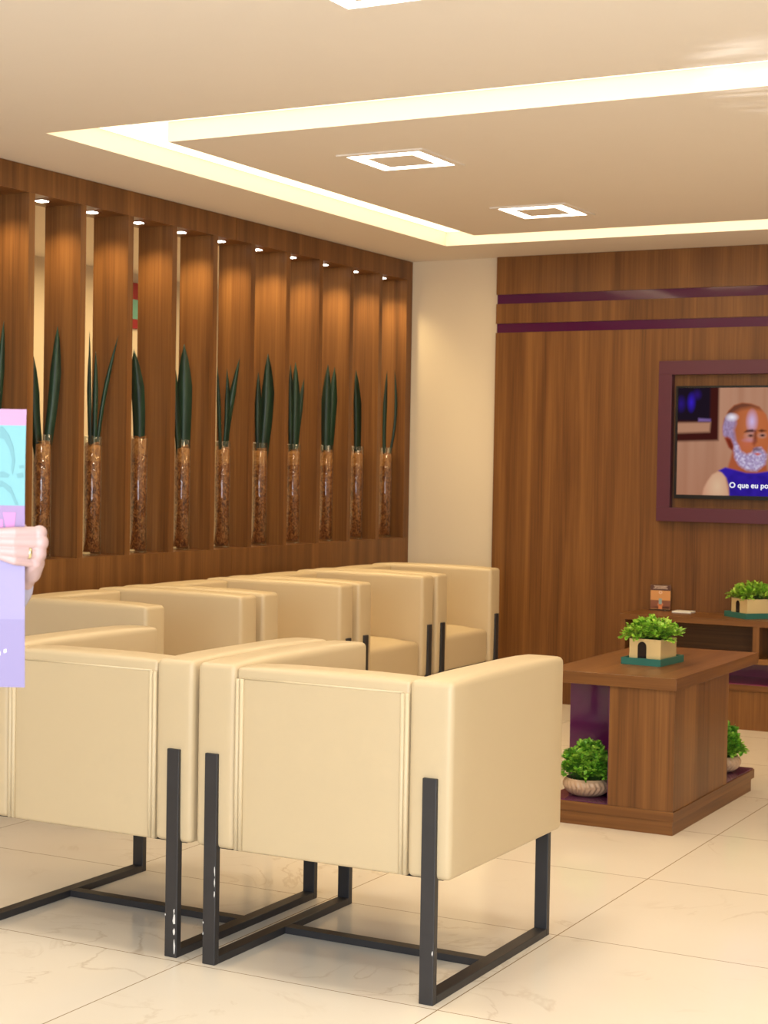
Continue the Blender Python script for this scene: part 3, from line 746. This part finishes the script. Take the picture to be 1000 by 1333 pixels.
# bare chips in the black paint of the two near chairs
def chips(root, which, spots, seed):
    fr = [c for c in root.children if c.name.startswith('leg_frame')][which]
    rg = random.Random(seed)
    for (x, z, w, h) in spots:
        n = 9; bm = bmesh.new()
        bm.faces.new([bm.verts.new((x + w * math.cos(6.283 * k / n) * rg.uniform(.5, 1.2), -.0126, z + h * math.sin(6.283 * k / n) * rg.uniform(.6, 1.2))) for k in range(n)])
        obj('paint_chip', bm, 'chip', fr)
cA = .3935 - .0575
chips(chA, 1, [(cA + .012, .110, .005, .020), (cA + .012, .075, .004, .010), (cA + .013, .035, .003, .022), (cA + .011, .13, .0025, .009), (cA - .018, .118, .002, .004)], 3)
chips(chB, 0, [(-cA + .0175, .262, .0018, .014), (-cA + .0175, .23, .0018, .012), (-cA + .0175, .198, .0018, .010), (-cA - .018, .115, .002, .004), (-cA - .018, .085, .002, .004)], 4)
chips(chB, 1, [(cA + .017, .135, .0018, .007)], 5)

# sign hanging in the neighbouring room, seen between the fins
sg = thing('wall_sign', 'small red octagon sign with a teal face on the wall beyond the slatted screen', 'sign', (-6.838, 9.13, 2.435), 0)
def octo(r, x0, x1):
    bm = bmesh.new(); vs = [bm.verts.new((x1, r * math.cos(math.radians(22.5 + 45 * k)), r * 1.0 * math.sin(math.radians(22.5 + 45 * k)))) for k in range(8)]
    f = bm.faces.new(vs); rr = bmesh.ops.extrude_face_region(bm, geom=[f]); bmesh.ops.translate(bm, verts=[v for v in rr['geom'] if isinstance(v, bmesh.types.BMVert)], vec=(x0 - x1, 0, 0))
    return bm
obj('sign_board', octo(.165, 0, .02), 'red', sg); obj('sign_face', B((.02, .024, -.11, .11, -.09, .04)), 'sign_teal', sg)

# ------------------------------------------------------------------ held poster and the person holding it
FLO = Vector((-1.650, 1.950, 1.252)); PR = Vector((0.8813, 0.4725, 0)); PW = Vector((0.4725, -0.8813, 0))    # right edge, to the right, to the front
UVW = Matrix(((PR.x, 0, PW.x, FLO.x), (PR.y, 0, PW.y, FLO.y), (0, 1, 0, FLO.z), (0, 0, 0, 1)))
def uvw(u, v, w): return UVW @ Vector((u, v, w))
posterm = [('pink', (154, 108, 138)), ('cyan', (90, 140, 144)), ('cyan_line', (76, 123, 128)), ('lilac', (124, 94, 134)), ('magenta', (166, 98, 148)), ('violet', (127, 113, 149)), ('fold', (117, 102, 139)), ('white', (255, 250, 255))]
for n, c in posterm: MT['po_' + n] = plain('poster_' + n, srgb(*c), 0.45)
PM = {n: i for i, (n, c) in enumerate(posterm)}
pz = lambda Y: (712 - Y) * 0.001146
pu = lambda X: (X - 33) * 0.001146
bm = bmesh.new(); PWID = .62
def pcurve(u, v):                                       # the sheet bows a little
    return .004 * math.sin((v + .21) * 7) - .02 * (u / PWID) ** 2
def edge_u(v): return .0015 * (-v / .2) if v < 0 else -.001 * math.sin(v * 14)
def strip(y0, y1, mat, u0=-PWID, u1=None, off=0.0, nu=14):
    nv = max(1, int(abs(y1 - y0) / 20))
    g = []
    for j in range(nv + 1):
        v = pz(y0 + (y1 - y0) * j / nv); uu1 = edge_u(v) if u1 is None else u1
        g.append([bm.verts.new((u0 + (uu1 - u0) * i / nu, v, pcurve(u0 + (uu1 - u0) * i / nu, v) + off)) for i in range(nu + 1)])
    for a_, b_ in zip(g, g[1:]):
        for i in range(nu):
            f = bm.faces.new((a_[i], a_[i + 1], b_[i + 1], b_[i])); f.material_index = PM[mat]
strip(533, 554, 'pink'); strip(554, 658, 'cyan'); strip(658, 690, 'lilac'); strip(690, 806, 'violet'); strip(806, 895, 'fold')
def patch(pts, mat, off=.0006):
    f = bm.faces.new([bm.verts.new((pu(x), pz(y), pcurve(pu(x), pz(y)) + off)) for x, y in pts]); f.material_index = PM[mat]
patch([(-20, 556), (2, 556), (10, 566), (16, 580), (19, 600), (16, 618), (14, 612), (15, 598), (11, 584), (4, 572), (-20, 566)], 'cyan_line')
patch([(-20, 616), (4, 614), (12, 618), (10, 622), (-20, 622)], 'cyan_line')
patch([(-20, 628), (2, 626), (14, 634), (20, 648), (24, 657), (20, 657), (14, 643), (4, 634), (-20, 634)], 'cyan_line')
patch([(24, 606), (30, 605), (31, 609), (25, 610)], 'cyan_line'); patch([(21, 617), (29, 615), (30, 621), (23, 622)], 'cyan_line')
patch([(4, 667), (21, 667), (19, 690), (9, 690)], 'magenta'); patch([(-20, 676), (4, 676), (5, 690), (-20, 690)], 'magenta')
patch([(7, 846), (10, 845), (10, 849), (7, 850)], 'white'); patch([(-3, 849), (2, 848), (2, 853), (-3, 854)], 'white')
po = obj('poster', bm, ['po_' + n for n, c in posterm])
sd = po.modifiers.new('paper', 'SOLIDIFY'); sd.thickness = 0.0005; sd.offset = -1
po.matrix_world = UVW
tag(po, 'large pink, cyan and lilac printed poster held up by a hand', 'poster')

def skin_mesh(verts, edges, radii, root, levels=2):
    me = bpy.data.meshes.new('tmp'); me.from_pydata([tuple(v) for v in verts], edges, []); me.update()
    o = bpy.data.objects.new('tmp', me); COL.objects.link(o)
    sk = o.modifiers.new('skin', 'SKIN'); sk.use_smooth_shade = True
    for i, r in enumerate(radii):
        rr = r if isinstance(r, tuple) else (r, r)
        me.skin_vertices[0].data[i].radius = rr; me.skin_vertices[0].data[i].use_root = (i == root)
    s = o.modifiers.new('sub', 'SUBSURF'); s.levels = levels; s.render_levels = levels
    dg = bpy.context.evaluated_depsgraph_get(); dg.update()
    m2 = bpy.data.meshes.new_from_object(o.evaluated_get(dg))
    bpy.data.objects.remove(o); return m2

def remesh_capsules(segs, voxel, smooth_it=6):
    """tapered rods and balls fused into one skin"""
    bm = bmesh.new()
    for (p, q, r0, r1) in segs:
        p, q = Vector(p), Vector(q); n = 6
        d = (q - p)
        pts = [p + d * k / n for k in range(n + 1)]; rr = [r0 + (r1 - r0) * k / n for k in range(n + 1)]
        tube(bm, pts, rr, 16)
        for c, r in ((p, r0), (q, r1)):
            bmesh.ops.create_icosphere(bm, subdivisions=3, radius=r, matrix=Matrix.Translation(c))
    me = bpy.data.meshes.new('tmp'); bm.to_mesh(me); bm.free()
    o = bpy.data.objects.new('tmp', me); COL.objects.link(o)
    r = o.modifiers.new('r', 'REMESH'); r.mode = 'VOXEL'; r.voxel_size = voxel; r.use_smooth_shade = True
    s = o.modifiers.new('s', 'SMOOTH'); s.factor = .5; s.iterations = smooth_it
    dg = bpy.context.evaluated_depsgraph_get(); dg.update()
    m2 = bpy.data.meshes.new_from_object(o.evaluated_get(dg)); bpy.data.objects.remove(o); return m2

# hand in poster coordinates (u right, v up, w to the viewer); fingers lie over the sheet's front, thumb behind
mcp = [(.020, .0215, -.004), (.0225, .0075, -.002), (.0195, -.0085, -.004), (.0130, -.0225, -.010)]
pip = [(-.012, .0225, .0135), (-.014, .0085, .015), (-.013, -.0065, .0145), (-.013, -.0195, .0120)]
dip = [(-.036, .0215, .0120), (-.042, .0085, .0125), (-.039, -.0045, .012), (-.031, -.0140, .0105)]
tipp = [(-.054, .0200, .0075), (-.062, .0080, .0075), (-.058, -.0030, .0075), (-.046, -.0100, .0070)]
rad = [(.0095, .0083, .0073, .0062), (.0098, .0085, .0075, .0064), (.0093, .0081, .0071, .0061), (.0086, .0071, .0063, .0054)]
segs = []
wr = Vector((-.014, -.050, -.042))
for k in range(4):
    r = rad[k]
    segs += [(mcp[k], pip[k], r[0], r[1]), (pip[k], dip[k], r[1], r[2]), (dip[k], tipp[k], r[2], r[3])]
    segs += [(mcp[k], wr + Vector((.004 - .004 * k, 0.006 - .003 * k, .004 - .003 * k)), r[0] + .002, .018)]
segs += [((.014, .010, -.018), (.008, -.02, -.026), .013, .015), ((.006, -.02, -.03), wr, .017, .019), ((.020, .012, -.008), (.018, -.012, -.012), .010, .011)]
segs += [((.010, -.024, -.020), (.0, -.040, -.034), .015, .017)]
segs += [((0.0, -.028, -.036), (.004, .004, -.034), .014, .0105), ((.004, .004, -.034), (-.012, .026, -.024), .0105, .0095), ((-.012, .026, -.024), (-.034, .036, -.012), .0092, .007)]
elb = Vector((-.170, -.240, -.150))
segs += [(wr, wr.lerp(elb, .35), .0205, .026), (wr.lerp(elb, .35), wr.lerp(elb, .8), .026, .034)]
hand_me = remesh_capsules(segs, .0014, 3)
pelx, pely = -.30, -.262
def pl(z): return z - FLO.z                             # heights above the floor into v
V = [(-.30, pl(.93), -.24), (-.30, pl(1.10), -.24), (-.30, pl(1.28), -.245), (-.30, pl(1.40), -.25), (-.30, pl(1.475), -.24), (-.30, pl(1.55), -.232), (-.30, pl(1.63), -.24),
     (-.175, pl(1.37), -.25), (-.165, pl(1.18), -.235), elb, (-.425, pl(1.37), -.25), (-.49, pl(1.18), -.235), (-.485, pl(1.01), -.170), (-.56, pl(1.20), -.045),
     (-.22, pl(.88), -.24), (-.21, pl(.50), -.235), (-.21, pl(.09), -.26), (-.205, pl(.035), -.13), (-.38, pl(.88), -.24), (-.39, pl(.50), -.235), (-.39, pl(.09), -.26), (-.395, pl(.035), -.13)]
Ed = [(0, 1), (1, 2), (2, 3), (3, 4), (4, 5), (5, 6), (3, 7), (7, 8), (8, 9), (3, 10), (10, 11), (11, 12), (12, 13), (0, 14), (14, 15), (15, 16), (16, 17), (0, 18), (18, 19), (19, 20), (20, 21)]
Rr = [(.10, .09), (.10, .085), (.118, .092), (.095, .08), .05, .072, .078, .055, .043, .036, .055, .043, .036, .024, .07, .05, .036, .035, .07, .05, .036, .035]
body_me = skin_mesh(V, Ed, Rr, 0)
pr = thing('person', 'person at the left edge, mostly out of view, holding up the poster', 'person', (0, 0, 0))
pr.matrix_world = UVW @ Matrix.Translation((-.30, pl(0), -.24))
def inperson(me, name, mat):
    me.transform(Matrix.Translation((.30, -pl(0), .24)))
    o = bpy.data.objects.new(name, me); COL.objects.link(o); me.materials.clear(); me.materials.append(MT[mat]); o.parent = pr
    for p_ in me.polygons: p_.use_smooth = True; p_.material_index = 0
    return o
bm = bmesh.new(); bm.from_mesh(body_me); bm.from_mesh(hand_me)
hm2 = hand_me.copy(); hm2.transform(Matrix.Translation((.60, 0, 0)) @ Matrix.Scale(-1, 4, (1, 0, 0)) @ Matrix.Translation((0, 0, 0)))
hm2.transform(Matrix.Translation((-PWID * 2 + .02, 0, 0)))
bm.from_mesh(hm2)
# face: nose, ears
for (c, r, s) in (((-.30, pl(1.562), -.148), .012, (1, 1.6, 1.4)), ((-.378, pl(1.57), -.236), .016, (.5, 1.5, 1)), ((-.222, pl(1.57), -.236), .016, (.5, 1.5, 1))):
    bmesh.ops.create_icosphere(bm, subdivisions=3, radius=r, matrix=Matrix.Translation(c) @ Matrix.Diagonal((*s, 1)))
me = bpy.data.meshes.new('body'); bm.to_mesh(me); bm.free()
body = inperson(me, 'body', 'skin')
# shirt with sleeves down to a loose cuff at the wrist
cuff = wr + (wr - elb).normalized() * .008
Vs = [(-.30, pl(.86), -.24), V[1], V[2], V[3], V[7], V[8], tuple(elb), tuple(wr.lerp(elb, .5)), tuple(cuff), V[10], V[11], V[12], (-.55, pl(1.17), -.065), (-.30, pl(1.44), -.245)]
shirt = skin_mesh(Vs, [(0, 1), (1, 2), (2, 3), (3, 4), (4, 5), (5, 6), (6, 7), (7, 8), (3, 9), (9, 10), (10, 11), (11, 12), (3, 13)],
                  [(.118, .105), (.112, .10), (.132, .108), (.110, .094), .075, .058, .047, .040, .0285, .075, .058, .047, .031, .062], 0)
inperson(shirt, 'shirt', 'shirt')
tro = skin_mesh([(-.30, pl(.94), -.24), V[14], V[15], (V[16][0], pl(.10), V[16][2]), V[18], V[19], (V[20][0], pl(.10), V[20][2])], [(0, 1), (1, 2), (2, 3), (0, 4), (4, 5), (5, 6)],
                [(.108, .10), .082, .062, .048, .082, .062, .048], 0)
inperson(tro, 'trousers', 'trousers')
hair = skin_mesh([(-.30, pl(1.575), -.262), (-.30, pl(1.645), -.252), (-.30, pl(1.665), -.225)], [(0, 1), (1, 2)], [.078, .080, .070], 1)
inperson(hair, 'hair', 'hair')
bm = bmesh.new()
ringc = Vector(mcp[2]).lerp(Vector(pip[2]), .42); dr = (Vector(pip[2]) - Vector(mcp[2])).normalized()
q = dr.to_track_quat('Z', 'Y').to_matrix().to_4x4()
rings = lathe(bm, [(.0097, -.0022), (.0102, -.0018), (.0102, .0018), (.0097, .0022), (.0097, -.0022)], 32)
bmesh.ops.transform(bm, matrix=Matrix.Translation(ringc) @ q, verts=bm.verts[:])
me = bpy.data.meshes.new('finger_ring'); bm.to_mesh(me); bm.free()
inperson(me, 'finger_ring', 'ring')
for (x, zz) in ((-.325, 1.585), (-.275, 1.585)):
    bm = bmesh.new(); bmesh.ops.create_icosphere(bm, subdivisions=3, radius=.0105, matrix=Matrix.Translation((x, pl(zz), -.170)))
    me = bpy.data.meshes.new('eye'); bm.to_mesh(me); bm.free(); inperson(me, 'eye', 'white')
bm = bmesh.new(); bmesh.ops.create_icosphere(bm, subdivisions=3, radius=.016, matrix=Matrix.Translation((-.30, pl(1.528), -.166)) @ Matrix.Diagonal((1.3, .35, .5, 1)))
me = bpy.data.meshes.new('mouth'); bm.to_mesh(me); bm.free(); MT['lips'] = plain('lips', srgb(180, 96, 92), .5); inperson(me, 'mouth', 'lips')
